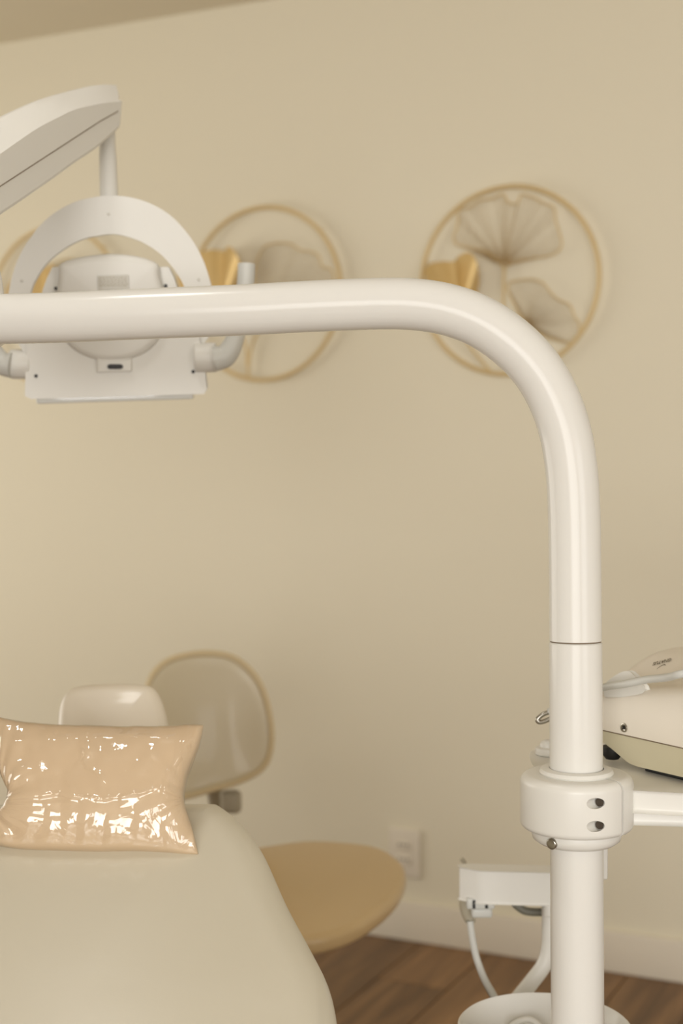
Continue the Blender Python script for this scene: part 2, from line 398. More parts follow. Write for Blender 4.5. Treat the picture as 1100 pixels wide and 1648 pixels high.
# collar body: open at the split so the gap is real
def lathe_arc(bm, prof, o, a0, a1, n):
    rings = []
    for k in range(n+1):
        a = a0+(a1-a0)*k/n; rings.append([bm.verts.new(Vector(o)+Vector((r*math.cos(a), r*math.sin(a), h))) for r, h in prof])
    m_ = len(prof)
    for k in range(n):
        for i in range(m_):
            j = (i+1) % m_; bm.faces.new((rings[k][i], rings[k+1][i], rings[k+1][j], rings[k][j]))
    bm.faces.new(rings[0][::-1]); bm.faces.new(rings[-1])
cz = Vector((clc.x, clc.y, zb1))
SPL = math.radians(-90+43)      # direction of the split
lathe_arc(bm, prof, cz, SPL-math.radians(196), SPL-math.radians(1.3), 96)
collar = link('collar', bm, 'plastic', tray, angle=50)
# screw wells: real recesses by boolean
def drill(target, items):
    for (c, ax, r, dep) in items:
        b2 = bmesh.new(); lathe(b2, rcyl(r, -dep, dep*2, .0004, 2), c, ax, 32)
        me = bpy.data.meshes.new('tmp'); bmesh.ops.recalc_face_normals(b2, faces=b2.faces); b2.to_mesh(me); b2.free()
        co = bpy.data.objects.new('tmp', me); COL.objects.link(co)
        co.matrix_basis = root_matrix(target)@Matrix.Identity(4)
        co.matrix_basis = Matrix.Identity(4)
        md = target.modifiers.new('b', 'BOOLEAN'); md.operation = 'DIFFERENCE'; md.object = co; md.solver = 'EXACT'
        bpy.context.view_layer.update()
        dg = bpy.context.evaluated_depsgraph_get(); ev = target.evaluated_get(dg)
        nm = bpy.data.meshes.new_from_object(ev); target.modifiers.clear(); old = target.data; target.data = nm; nm.name = target.name
        bpy.data.objects.remove(co); bpy.data.meshes.remove(me)
an = math.radians(-90+9); axd = Vector((math.cos(an), math.sin(an), 0))
tg = Vector((-axd.y, axd.x, 0)); wax = (axd*.60 - tg*.80).normalized()
wells = []
for zz in (.9375, .9120):
    c = Vector((clc.x, clc.y, zz)) + axd*RC; wells.append((c - wax*.001, wax, .0062, .010))
drill(collar, wells)
for c, ax, r, dep in wells:
    bm = bmesh.new(); lathe(bm, rcyl(.0048, -dep+.0003, -dep+.0035, .0006, 2), c, ax, 24); link('clamp_screw', bm, 'dark', tray)
# second half of the clamp, joined to the arm
bm = bmesh.new(); prof2 = [(r*1.0+(.0006 if r > .05 else 0), h) for r, h in prof]
lathe_arc(bm, prof2, cz, SPL+math.radians(1.3), SPL+math.radians(150), 80)
link('clamp_block', bm, 'plastic', tray, angle=50)
bm = bmesh.new(); prof3 = [(r-(.0022 if r > .04 else 0), h+(-.0015 if h > .03 else .0015)) for r, h in prof]; lathe_arc(bm, prof3, cz, SPL-math.radians(1.5), SPL+math.radians(1.5), 3); link('clamp_gap_shade', bm, 'seam', tray)  # dark filler standing in for the shade inside the clamp split
bm = bmesh.new(); lathe(bm, [(ri, zt1-.0005), (.041, zt1-.0005), (.0425, zt1+.002), (.0405, zt1+.0055), (.036, zt1+.0065), (ri, zt1+.0065)], (clc.x, clc.y, 0), n=56, closed_prof=True)
link('upper_lip', bm, 'plastic', tray)
bm = bmesh.new(); lathe(bm, [(ri, zb1+.001), (.050, zb1+.001), (.0515, zb1-.006), (.050, zb1-.012), (.044, zb1-.0165), (.034, zb1-.018), (ri, zb1-.018)], (clc.x, clc.y, 0), n=56, closed_prof=True)
link('lower_flange', bm, 'plastic', tray)
sa = math.radians(-90-41); sc_ = Vector((clc.x, clc.y, zb1-.0085)) + Vector((math.cos(sa), math.sin(sa), 0))*.0495
bm = bmesh.new(); lathe(bm, rcyl(.0065, -.003, .0045, .002), sc_, (math.cos(sa), math.sin(sa), -.1), 28); link('grub_screw', bm, 'steel', tray)
# wide arm leaving to the right
AX = Vector((1, -.06, 0)).normalized(); AY = Vector((.06, 1, 0)).normalized(); AR = Matrix((AX, AY, Z)).transposed()
bm = bmesh.new()
outl = [(.060, -.012), (.075, -.020), (.16, -.034), (.30, -.045), (.52, -.055), (.52, .26), (.10, .26), (.02, .235), (-.022, .205), (-.036, .17), (-.036, .10), (-.025, .072), (.0, .070), (.035, .064), (.056, .040), (.064, .012)]
outp = smooth2d([Vector((*p, 0)) for p in outl], 4)
slab(bm, outp, (clc.x, clc.y, .930), AX, AY, Z, .026, .005)
link('arm_plate', bm, 'plastic', tray, angle=50)
bm = bmesh.new(); o2 = smooth2d([Vector((*p, 0)) for p in [(.066, -.002), (.09, -.010), (.5, -.03), (.5, .12), (.10, .12), (.075, .05)]], 6)
slab(bm, o2, (clc.x, clc.y, .9095), AX, AY, Z, .017, .005); link('arm_underside', bm, 'plastic', tray, angle=50)
kb = P(882, 1228, 1.80)
bm = bmesh.new(); lathe(bm, rcyl(.010, 0, .026, .008, 6), (kb.x, kb.y, .936), n=32); link('locking_knob', bm, 'plastic', tray)
bm = bmesh.new(); lathe(bm, rcyl(.018, 0, .010, .003, 4), (kb.x+.002, kb.y-.002, .943), n=32); link('knob_base', bm, 'plastic', tray)
# small bracket behind the post under the clamp
bk = P(969, 1380, 1.69)
bm = bmesh.new(); box(bm, bk+Vector((0, 0, .012)), (.010, .03, .070), None, .003); link('rear_bracket', bm, 'plastic', tray)

# ================================================================== SCALER UNIT ON THE TRAY ARM
O = P(970, 1175, 1.745)
aD = Vector((.55, -.835, 0)).normalized(); bD = Vector((aD.y*-1, aD.x, 0))     # a: along near side, b: away to the right
un = thing('ultrasonic_scaler', 'beige and cream tabletop scaler unit resting on the tray arm', 'dental device', (O.x, O.y, .952))
def face_pts(pxs): return [(q.x, q.y) for q in to2d(pxs, O, aD, Z, bD)]
zs = 0.0
def shell(bm, a0, a1, bw, zlow, ztop, r=.006, na=26, nb=18, rim=.012):
    """box whose lid height follows ztop(a,b) with rounded rim"""
    As = [a0 + (a1-a0)*i/na for i in range(na+1)]; Bs = [bw*j/nb for j in range(nb+1)]
    def wa(i): return i
    grid = []
    for a in As:
        rowv = []
        for b in Bs:
            e = min(a-a0, a1-a, b, bw-b); e = max(0, min(1, e/rim)); drop = r*(1-math.sqrt(max(0, 1-(1-e)**2)))
            rowv.append(bm.verts.new(O + aD*a + bD*b + Z*(ztop(a, b)-drop)))
        grid.append(rowv)
    low = [[bm.verts.new(O + aD*a + bD*b + Z*zlow(a)) for b in (0, bw)] for a in As]
    for i in range(na):
        for j in range(nb): bm.faces.new((grid[i][j], grid[i+1][j], grid[i+1][j+1], grid[i][j+1]))
        bm.faces.new((low[i][0], low[i+1][0], grid[i+1][0], grid[i][0])); bm.faces.new((low[i][1], grid[i][nb], grid[i+1][nb], low[i+1][1]))
        bm.faces.new((low[i][0], low[i][1], low[i+1][1], low[i+1][0]))
    bm.faces.new([low[0][0]] + grid[0] + [low[0][1]]); bm.faces.new([low[na][0]] + grid[na] + [low[na][1]])
fp = face_pts([(966, 1175), (1100, 1205), (975, 1112), (1100, 1098)])
A0, A1 = fp[0][0]-.03, .34
slope_seam = (fp[1][1]-fp[0][1])/(fp[1][0]-fp[0][0])
def seam_z(a): return slope_seam*a
def smooth(t): t = max(0, min(1, t)); return t*t*(3-2*t)
def ztop(a, b):
    return .050 + .13*max(0, a) - .25*max(0, a-.15)**1.5 + (.4*min(1, b/.15)+.6*smooth((b-.025)/.10))*.038 - .5*max(0, b-.17)**1.5
bm = bmesh.new(); shell(bm, A0, A1, .24, lambda a: seam_z(a)+.0004, ztop, r=.009, rim=.016, na=40, nb=30)
link('upper_shell', bm, 'creamshell', un, angle=55)
bm = bmesh.new()
lo = face_pts([(972, 1195), (985, 1205), (1012, 1228), (1024, 1233), (1100, 1251)])
def zlow(a):
    pts = [(A0-.01, lo[0][1]+.010)] + lo
    for (x0, y0), (x1, y1) in zip(pts[:-1], pts[1:]):
        if a <= x1: return y0 + (y1-y0)*(a-x0)/(x1-x0)
    return lo[-1][1]
shell(bm, A0-.001, A1+.001, .242, zlow, lambda a, b: seam_z(a)-.0008, r=0, na=60, nb=2)
link('lower_base', bm, 'sage', un, angle=25, smooth=False)
bm = bmesh.new(); tube(bm, [O + aD*a + Z*(seam_z(a)-.0002) - bD*.0002 for a in (A0, A1)], .0007, 8); link('seam_line', bm, 'seam', un)
def on_face(px, py, off=0): return RP(px, py, O - bD*off, bD)
c = on_face(1005, 1171)
bm = bmesh.new(); lathe(bm, [(0, .0006), (.0030, .0006), (.0042, .0014), (.0054, .0012), (.0058, 0), (.0058, -.004), (0, -.004)], c, -bD, 32); sw = link('case_screw', bm, 'steel', un)
bm = bmesh.new()
for k in range(2):
    rr = Matrix.Rotation(math.radians(45+90*k), 3, bD) @ Matrix((aD, bD, Z)).transposed()
    box(bm, c - bD*.0010, (.0050, .001, .0008), rr)
link('screw_slot', bm, 'black', sw)
for px, py, off in ((986, 1206, -.012), (1075, 1246, -.02)):
    c = on_face(px, py, off); hz = c.z - .952
    bm = bmesh.new(); lathe(bm, [(0, -.0125), (.008, -.0115), (.0115, -.007), (.012, 0), (.012, .004), (0, .004)], Vector((c.x, c.y, .9525+.0125)) if px > 1000 else c, n=32); link('rubber_foot', bm, 'black', un)
bm = bmesh.new(); a_s, a_e = lo[3][0]+.004, A1-.02; pl = []
box(bm, O + aD*((a_s+a_e)/2) + bD*.06 + Z*(lo[4][1]-.0032), (a_e-a_s, .10, .0076), Matrix((aD, bD, Z)).transposed(), .002); link('rubber_strip', bm, 'black', un)
# handpiece rest: pale rounded hump on the near rim
bm = bmesh.new(); hp = [on_face(x, y, -.012) for x, y in ((968, 1116), (978, 1096), (1000, 1085), (1014, 1085), (1026, 1094), (1040, 1110))]
hq = [on_face(x, y, .004) for x, y in ((973, 1120), (974, 1104), (984, 1094), (998, 1086), (1008, 1085), (1017, 1092), (1027, 1103), (1030, 1112), (1000, 1118))]
slab(bm, [Vector(((q-O).dot(aD), (q-O).z)) for q in crom(hq, 4, True)], O + bD*.004, aD, Z, bD, .008, .003); link('handpiece_rest', bm, 'plastic', un)
# printed name, upside down from this side, on the sloping lid
def text_mesh(body, size, name, parent, origin, xdir, ydir, m, ext=.0002):
    cu = bpy.data.curves.new(name, 'FONT'); cu.body = body; cu.size = size; cu.extrude = ext; cu.align_x = 'CENTER'; cu.align_y = 'CENTER'; cu.resolution_u = 3
    to = bpy.data.objects.new('tmp', cu); COL.objects.link(to); bpy.context.view_layer.update()
    me = bpy.data.meshes.new_from_object(to.evaluated_get(bpy.context.evaluated_depsgraph_get())); bpy.data.objects.remove(to)
    zz = xdir.cross(ydir).normalized(); mt = Matrix.Translation(origin) @ Matrix((xdir.normalized(), ydir.normalized(), zz)).transposed().to_4x4()
    me.transform(root_matrix(parent).inverted() @ mt @ Matrix.Diagonal((1, 2.3, 1, 1))); me.name = name; me.materials.clear(); me.materials.append(M[m])
    o = bpy.data.objects.new(name, me); COL.objects.link(o); o.parent = parent; return o
def lidpoint(px, py):
    d = ray(px, py); c = Vector((0, 0, EYE)); t = 1.3
    while t < 2.2:
        q = c + d*t - O; a, b = q.dot(aD), q.dot(bD)
        if 0 <= b <= .24 and A0 <= a <= A1 and q.z <= ztop(a, b): break
        t += .0005
    return c + d*t, a, b
lp, la, lb = lidpoint(1067, 1066)
e = .004; dzda = (ztop(la+e, lb)-ztop(la-e, lb))/(2*e); dzdb = (ztop(la, lb+e)-ztop(la, lb-e))/(2*e)
ta = (aD + Z*dzda).normalized(); tb = (bD + Z*dzdb); nn = ta.cross(tb).normalized(); 
if nn.z < 0: nn = -nn
xd = -(lidpoint(1080, 1063.5)[0] - lidpoint(1054, 1070)[0]).normalized(); xd = (xd - nn*xd.dot(nn)).normalized(); yd = nn.cross(xd)
text_mesh('GNATUS', .0062, 'lettering', un, lp + nn*.0012, xd, yd, 'print')
bm = bmesh.new(); sw_ = [lp + nn*.0005 + xd*x + yd*y for x, y in ((.0035, .0195), (.001, .0150), (-.0020, .0118), (-.0048, .0112), (-.0064, .0130))]
tube(bm, crom(sw_, 6), lambda t: .00015+.0004*t, 8); link('swoosh_mark', bm, 'print', un)

# hose across the unit, ends in a hook left of the post
hz = thing('handpiece_hose', 'pale grey hose running over the scaler unit behind the post', 'hose', P(970, 1107, 1.74))
hpts = [P(884, 1146, 1.80), P(920, 1128, 1.785), P(970, 1107, 1.722), P(1005, 1101, 1.675), P(1040, 1094, 1.650), P(1075, 1090, 1.62), P(1100, 1084, 1.60), P(1150, 1076, 1.60), P(1230, 1074, 1.62)]
bm = bmesh.new(); tube(bm, crom(hpts, 8), .0046, 20); link('tubing', bm, 'hose', hz)
bm = bmesh.new(); tube(bm, crom([P(890, 1145, 1.80), P(876, 1149, 1.80), P(866, 1157, 1.80), P(868, 1162, 1.80), P(876, 1161, 1.80), P(890, 1155, 1.80)], 6), .0030, 14); link('metal_hook', bm, 'steel', hz)

# ================================================================== SPITTOON + BODY
bc = P(877, 1650, 1.80)
spit = thing('spittoon', 'round white spittoon bowl behind the foot of the post', 'basin', (bc.x, bc.y, .45))
bm = bmesh.new(); r = .108; zb = bc.z
lathe(bm, [(0, zb-.085), (.03, zb-.083), (.06, zb-.066), (.085, zb-.035), (.1, zb-.012), (.1045, zb-.001), (.107, zb+.0012), (.1095, zb-.001), (.109, zb-.006), (.095, zb-.035), (.07, zb-.075), (.045, zb-.1), (.045, .452), (0, .452)], (bc.x, bc.y, 0), n=72)
link('bowl', bm, 'white', spit)
bm = bmesh.new(); sp = P(850, 1645, 1.86); tube(bm, crom([sp+Vector((-.03, .012, -.05)), sp+Vector((-.022, .01, -.012)), sp+Vector((0, .004, .002)), sp+Vector((.016, -.003, -.006)), sp+Vector((.020, -.006, -.03))], 6), .0042, 16)
link('rinse_spout', bm, 'plastic', spit)
bm = bmesh.new(); box(bm, (.31, 1.82, .225), (.34, .60, .45), None, .03, 4); tag(link('unit_cabinet', bm, 'plastic'), 'white water unit cabinet under the spittoon and post', 'cabinet')

# ================================================================== ASSISTANT HOLDER
HZ = 2.02
ho = P(815, 1427, HZ)
hd = thing('instrument_holder', 'white bar shaped holder with hoses below, left of the post', 'holder', (ho.x, ho.y, ho.z-.02))
hN = Vector((-.10, -.99, 0)).normalized(); hU = Vector((.99, -.10, 0)).normalized()
# front face traced on its own vertical plane, side face recedes to the left
bm = bmesh.new()
pf = [RP(x, y, ho, hN) for x, y in ((764, 1402), (900, 1397), (900, 1453), (764, 1453))]
zt_, zb_ = ho.z+.0235, ho.z-.0245
x0_ = (pf[0]-ho).dot(hU)
shape = [(x0_-.004, .004), (x0_+.001, .0), (x0_+.008, -.003), (x0_+.018, -.004), (.118, -.004), (.118, .026), (x0_-.010, .026), (x0_-.018, .024), (x0_-.022, .019), (x0_-.020, .013)]
pts = []
sh2 = [Vector((x, y)) for x, y in shape]
slab(bm, [Vector(p) for p in shape], (ho.x, ho.y, (zt_+zb_)/2), hU, -hN, Z, zt_-zb_, .003)
link('holder_bar', bm, 'plastic', hd, angle=45)
cl = P(752, 1466, HZ+.03)
bm = bmesh.new()
tube(bm, crom([cl+Vector((0, 0, .022)), cl+Vector((-.001, 0, .006)), cl+Vector((.002, 0, -.008)), cl+Vector((.007, 0, -.018))], 5), lambda t: .0115-.005*t, 20)
link('side_clip', bm, 'greyplastic', hd)
bm = bmesh.new()
c0 = P(774, 1458, HZ+.01)
box(bm, c0+Vector((0, .01, .004)), (.040, .03, .016), None, .003); box(bm, c0+Vector((.002, .01, -.010)), (.030, .028, .014), None, .004)
link('valve_block', bm, 'hose', hd)
bm = bmesh.new()
for dx in (-.009, .009): box(bm, c0+Vector((dx-.001, -.0055, .004)), (.004, .002, .012), None, .0005)
link('valve_slot', bm, 'black', hd)
bm = bmesh.new(); tube(bm, crom([P(743, 1382, HZ+.07), P(748, 1388, HZ+.07), P(751, 1402, HZ+.06), P(752, 1412, HZ+.05)], 5), .0032, 14); link('instrument_tip', bm, 'greyplastic', hd)
bm = bmesh.new(); tube(bm, crom([P(757, 1482, HZ+.02), P(760, 1505, HZ+.02), P(767, 1540, HZ+.02), P(780, 1575, HZ+.02), P(795, 1602, HZ+.02), P(820, 1650, HZ+.02), P(840, 1720, HZ)], 6), .0050, 16); link('hose', bm, 'hose', hd)
bm = bmesh.new(); tube(bm, crom([P(754, 1482, HZ+.02), P(757, 1505, HZ+.022), P(764, 1540, HZ+.022), P(777, 1577, HZ+.022), P(792, 1606, HZ+.022), P(816, 1652, HZ+.022)], 6), .0022, 10); link('thin_hose', bm, 'darkhose', hd)
bm = bmesh.new(); tube(bm, crom([P(826, 1450, HZ+.03), P(833, 1458, HZ+.03), P(846, 1466, HZ+.03), P(865, 1468, HZ+.03), P(884, 1467, HZ+.03), P(905, 1462, HZ+.03), P(915, 1450, HZ+.03)], 6), .0058, 18); link('dark_hose_loop', bm, 'darkhose', hd)
bm = bmesh.new(); lathe(bm, rcyl(.0095, 0, .020, .003), P(884, 1474, HZ), n=28); link('support_socket', bm, 'plastic', hd)
bm = bmesh.new(); tube(bm, crom([P(885, 1460, HZ+.005), P(885, 1490, HZ+.005), P(884, 1525, HZ+.005), P(876, 1553, HZ+.005), P(858, 1578, HZ+.005), P(838, 1603, HZ+.005), P(806, 1642, HZ+.005), P(760, 1700, HZ+.0)], 7), .0112, 24); link('support_rod', bm, 'plastic', hd)
rb = P(760, 1700, HZ)
bm = bmesh.new(); tube(bm, [rb, Vector((rb.x+.04, rb.y+.0, .452))], .0112, 24); link('support_stem', bm, 'plastic', hd)

# ================================================================== OPERATING LAMP
LZ = 2.12
lampo = P(187, 320, LZ)
lamp = thing('operating_lamp', 'white dental operating light on its balance arm at upper left', 'lamp', (lampo.x, lampo.y, lampo.z))
tip = P(195, 190, 2.1); back = P(0, 265, 1.8); dv = Vector((tip.x-back.x, tip.y-back.y, 0)).normalized()
mN = Vector((-dv.y, dv.x, 0))
if mN.x > 0: mN = -mN
def sp_(x, y, off): return RP(x, y, back + mN*off, mN)
crest_px = [(-110, 262), (-60, 228), (0, 191), (30, 176), (60, 163), (90, 153), (120, 145), (150, 138), (170, 136), (187, 137)]
ridge_px = [(-110, 318), (-60, 285), (0, 244), (30, 223), (60, 203), (90, 187), (120, 173), (150, 166), (172, 162), (196, 160)]
bot_px = [(-110, 425), (-60, 391), (0, 349), (30, 329), (60, 308), (90, 287), (120, 265), (150, 245), (172, 227), (193, 208)]
WA = .075
secs = []
for (c1, r1, b1) in zip(crest_px, ridge_px, bot_px):
    cr_, rg, bt = sp_(*c1, .034), sp_(*r1, 0), sp_(*b1, 0)
    cr2 = cr_ + mN*.006; hgt = rg.z-bt.z
    b_in = .006
    sec = [bt + Z*.006, bt + Z*.0015 + mN*.002, bt + mN*b_in, bt + mN*(WA-b_in), bt + mN*WA + Z*b_in, rg + mN*WA, rg.lerp(cr_, .5) + mN*(WA-.035) + Z*.002, cr2, cr_, rg.lerp(cr_, .5)+Z*(.003 if c1[0] < 118 else -.0045), rg + Z*.002 + mN*.006, rg - Z*.003]
    secs.append(sec)
bm = bmesh.new(); K = len(secs[0]); cols = []
for k in range(K): cols.append(crom([s_[k] for s_ in secs], 5))
nS = len(cols[0]); vr = [[bm.verts.new(cols[k][i]) for k in range(K)] for i in range(nS)]
cen = sum((v.co for v in vr[-1]), Vector())/K
capr = []
for f, o_ in ((.93, .004), (.75, .008), (.4, .010)):
    capr.append([bm.verts.new(v.co.lerp(cen, 1-f) + dv*o_) for v in vr[-1]])
vr += capr
for i in range(len(vr)-1):
    for k in range(K): bm.faces.new((vr[i][k], vr[i][(k+1) % K], vr[i+1][(k+1) % K], vr[i+1][k]))
bm.faces.new(vr[0][::-1]); bm.faces.new(vr[-1])
link('balance_arm', bm, 'lampplastic', lamp, angle=24)
bm = bmesh.new(); tube(bm, [sp_(x, y, -.0003) for x, y in ((-60, 340), (0, 300), (80, 248), (160, 196), (190, 179))], .0007, 8); link('arm_seam', bm, 'seam', lamp)
# stem
bm = bmesh.new(); s_t, s_b = P(172, 205, LZ), P(176, 326, LZ)
tube(bm, [s_t, s_t.lerp(s_b, .35), s_t.lerp(s_b, .36), s_b], lambda t: .0118 + .0018*t, 32); link('stem', bm, 'lampplastic', lamp)
bm = bmesh.new(); lathe(bm, rcyl(.014, 0, .012, .003), s_b - Z*.006, n=32); link('stem_collar', bm, 'lampplastic', lamp)
# yoke: flat crescent band in the lamp's plane
lN = Vector((.06, -.998, 0)).normalized(); lN = (lN + Z*-.10).normalized(); lU = Vector((.998, .06, 0)).normalized(); lV = lN.cross(lU); lV = lV if lV.z > 0 else -lV
LO = P(187, 480, LZ)
def l2(pxs, off=0): return to2d(pxs, LO + lN*off, lU, lV, lN)
outer = [(46, 572), (38, 556), (22, 530), (17, 505), (20, 470), (32, 425), (52, 388), (82, 354), (118, 332), (150, 323), (180, 320), (212, 323), (245, 334), (276, 354), (304, 386), (323, 420), (336, 460), (344, 498), (340, 528), (324, 552), (320, 568)]
inner = [(311, 568), (313, 545), (312, 498), (302, 462), (285, 432), (262, 406), (235, 388), (210, 378), (185, 373), (160, 375), (130, 382), (100, 398), (76, 418), (58, 442), (46, 470), (43, 515), (50, 545), (54, 572)]
oo = crom(l2(outer), 5); ii = crom(l2(inner), 5)
outl = [Vector((p.x, p.y)) for p in oo + ii]
bm = bmesh.new(); slab(bm, outl, LO, lU, lV, lN, .016, .004); yoke = link('yoke', bm, 'lampplastic', lamp, angle=50)
for x, y in ((35, 452), (320, 450), (175, 345)):
    bm = bmesh.new(); lathe(bm, rcyl(.0022, 0, .0012, .0004, 2), RP(x, y, LO+lN*.008, lN), lN, 16); link('yoke_screw', bm, 'label', yoke)
# head: lower housing
hb = [(51, 520), (315, 516), (318, 570), (325, 600), (328, 624), (326, 628), (180, 632), (54, 636), (48, 633), (49, 600), (51, 560)]
hN_off = .012
def rounded(pxs, n, off): return [Vector((p.x, p.y)) for p in crom(l2(pxs, off), n, True)]
def dens(px, k=5):     # densify straight sided outline so corners stay crisp
    out = []
    for i in range(len(px)):
        a, b = Vector(px[i]), Vector(px[(i+1) % len(px)])
        for j in range(k): out.append(tuple(a.lerp(b, j/k)))
    return out
bm = bmesh.new(); slab(bm, [Vector((p.x, p.y)) for p in l2(hb)], LO - lN*.015, lU, lV, lN, .060, .005)
link('lower_housing', bm, 'lampplastic', lamp, angle=50)
ub = [(66, 520), (68, 490), (73, 468), (80, 448), (87, 434), (269, 434), (276, 448), (282, 466), (288, 490), (292, 520)]
bm = bmesh.new(); slab(bm, [Vector((p.x, p.y)) for p in l2(ub)], LO - lN*.020, lU, lV, lN, .040, .004)
link('back_plate', bm, 'lampplastic', lamp, angle=50)
# round boss: arc bottom at about y=590, centre (182,497)
cvr = [(97, 446), (98, 426), (120, 417), (150, 411.5), (182, 409), (215, 412), (240, 418), (256, 427), (258, 446), (266, 475), (270, 510), (262, 540), (240, 564), (212, 577), (182, 581), (152, 577), (122, 563), (101, 539), (92, 510), (93, 475)]
bm = bmesh.new(); pad(bm, [Vector((p.x, p.y)) for p in crom(l2(cvr), 5, True)], LO + lN*.008, lU, lV, lN, .036, .012, .004, 8, 8); link('rear_cover', bm, 'lampplastic', lamp, angle=50)
tb = [(156, 577), (212, 576), (212, 598), (156, 600)]
bm = bmesh.new(); pad(bm, [Vector((p.x, p.y)) for p in l2(dens(tb, 3), .02)], LO + lN*.017, lU, lV, lN, .010, .002, 0, 3, 2); link('connector_tab', bm, 'lampplastic', lamp)
sl = [(173, 588), (177, 586), (194, 586), (198, 588), (198, 592), (194, 594), (177, 594), (173, 592)]
bm = bmesh.new(); pad(bm, [Vector((p.x, p.y)) for p in l2(sl, .022)], LO + lN*.0225, lU, lV, lN, .003, .0008, 0, 2, 2); link('connector_slot', bm, 'black', lamp)
bm = bmesh.new(); pad(bm, [Vector((p.x, p.y)) for p in l2(dens([(157, 444), (207, 442), (208, 468), (158, 470)], 2), .03)], LO + lN*.0305, lU, lV, lN, .0016, .0003, 0, 2, 2); lab = link('rating_label', bm, 'label', lamp)
bm = bmesh.new()
rl = random.Random(3)
for ry in (446.5, 450, 453.5, 457, 460):
    x = 160
    while x < 204:
        w_ = rl.uniform(2, 6); q = RP(x+w_/2, ry, LO+lN*.0315, lN); box(bm, q, (w_*LZ/F, .0003, .0015), Matrix((lU, lN, lV)).transposed()); x += w_+1.4
link('label_print', bm, 'greyplastic', lab)
for x, y, o_ in ((58, 605, .016), (311, 598, .016), (90, 464, .001), (267, 460, .001)):
    bm = bmesh.new(); lathe(bm, rcyl(.0026, 0, .0012, .0003, 2), RP(x, y, LO+lN*o_, lN), lN, 20); link('housing_screw', bm, 'black', lamp)
# lens strip below
bm = bmesh.new(); pad(bm, [Vector((p.x, p.y)) for p in l2(dens([(60, 632), (312, 625), (312, 641), (62, 649)], 3), -.015)], LO - lN*.022, lU, lV, lN, .055, .003, 0, 3, 2); link('lens_edge', bm, 'lamp', lamp)
# pivots + handles
for sx, (x0p, y0p, x1p, y1p) in (('l', (52, 586, 17, 586)), ('r', (314, 576, 349, 575))):
    a_, b_ = P(x0p, y0p, LZ+.01), P(x1p, y1p, LZ+.01); ax = (b_-a_)
    bm = bmesh.new(); lathe(bm, rcyl(.0222, 0, ax.length, .003), a_, ax, 40); link('pivot_knob', bm, 'lampplastic', lamp)
hr = [(346, 577), (362, 573), (373, 558), (380, 540), (388, 510), (393, 480), (396, 450), (397, 425)]
bm = bmesh.new(); tube(bm, crom([P(x, y, LZ-.005) for x, y in hr], 6), lambda t: .0190 - .006*min(1, t*2.2), 28); link('handle', bm, 'hose', lamp)
hl = [(18, 588), (4, 585), (-8, 570), (-15, 552), (-22, 520), (-27, 490), (-30, 460)]
bm = bmesh.new(); tube(bm, crom([P(x, y, LZ-.005) for x, y in hl], 6), lambda t: .0190 - .006*min(1, t*2.2), 28); link('handle', bm, 'hose', lamp)

# ================================================================== DENTAL CHAIR
pA, pB = Vector((-.3, 1.45, .742)), Vector((-.3, 1.75, .900))
cV = (pB-pA).normalized(); cU = Vector((1, 0, 0)); cN = cU.cross(cV).normalized()
chair = thing('dental_chair', 'cream leatherette dental chair with reclined backrest at lower left', 'chair', (-.3, .95, 0))
half = to2d([(300, 1283), (345, 1289), (376, 1311), (410, 1356), (450, 1421), (488, 1491), (515, 1545), (527, 1595), (530, 1648)], pA, cU, cV, cN)
axx = -.006
right = [(p.x, p.y) for p in half] + [(half[-1].x+.001, half[-1].y-.12), (half[-1].x-.015, half[-1].y-.24), (half[-1].x-.06, half[-1].y-.31)]
left = [(2*axx - x, y) for x, y in right][::-1]
outl = smooth2d([Vector((x+(.010 if x > 0 else -.010), y+(.020 if y > .2 else .0), 0)) for x, y in right + left], 6)
bm = bmesh.new(); pad(bm, outl, pA - cN*.06, cU, cV, cN, .12, .052, .014, 10, 14); link('backrest', bm, 'leather', chair, angle=60)
hO = P(178, 1150, 2.02); hT = math.radians(58); hV = Vector((0, math.cos(hT), math.sin(hT))); hNn = cU.cross(hV)
hpx = [(89, 1185), (90, 1150), (94, 1124), (106, 1105), (128, 1096), (180, 1093), (226, 1094), (247, 1101), (259, 1122), (266, 1150), (272, 1185), (270, 1240), (250, 1262), (180, 1268), (110, 1262), (90, 1235)]
bm = bmesh.new(); pad(bm, smooth2d(to2d(hpx, hO, cU, hV, hNn), 5), hO - hNn*.03, cU, hV, hNn, .06, .022, .006, 7, 8); link('headrest', bm, 'headleather', chair, angle=60)
bm = bmesh.new(); box(bm, Vector((hO.x, 1.86, .885)), (.07, .30, .014), Matrix.Rotation(math.radians(20), 3, 'X'), .004); link('headrest_slide', bm, 'steel', chair)
bm = bmesh.new(); so = smooth2d([Vector((x, y, 0)) for x, y in ((-.26, -.62), (-.28, -.3), (-.28, .1), (-.24, .22), (0, .24), (.24, .22), (.28, .1), (.28, -.3), (.26, -.62), (.2, -.8), (0, -.84), (-.2, -.8))], 5)
pad(bm, so, (-.3, .98, .50), cU, Vector((0, 1, 0)), Z, .10, .04, .01, 6, 8); link('seat', bm, 'leather', chair, angle=60)
bm = bmesh.new(); box(bm, (-.3, .95, .30), (.24, .36, .30), None, .05, 4); link('lift_column', bm, 'plastic', chair)
bm = bmesh.new(); box(bm, (-.3, .9, .05), (.46, .9, .10), None, .04, 4); link('base', bm, 'plastic', chair)
bm = bmesh.new(); box(bm, (-.3, 1.34, .60), (.16, .5, .05), Matrix.Rotation(math.radians(27.8), 3, 'X'), .02, 3); link('back_frame', bm, 'steel', chair)

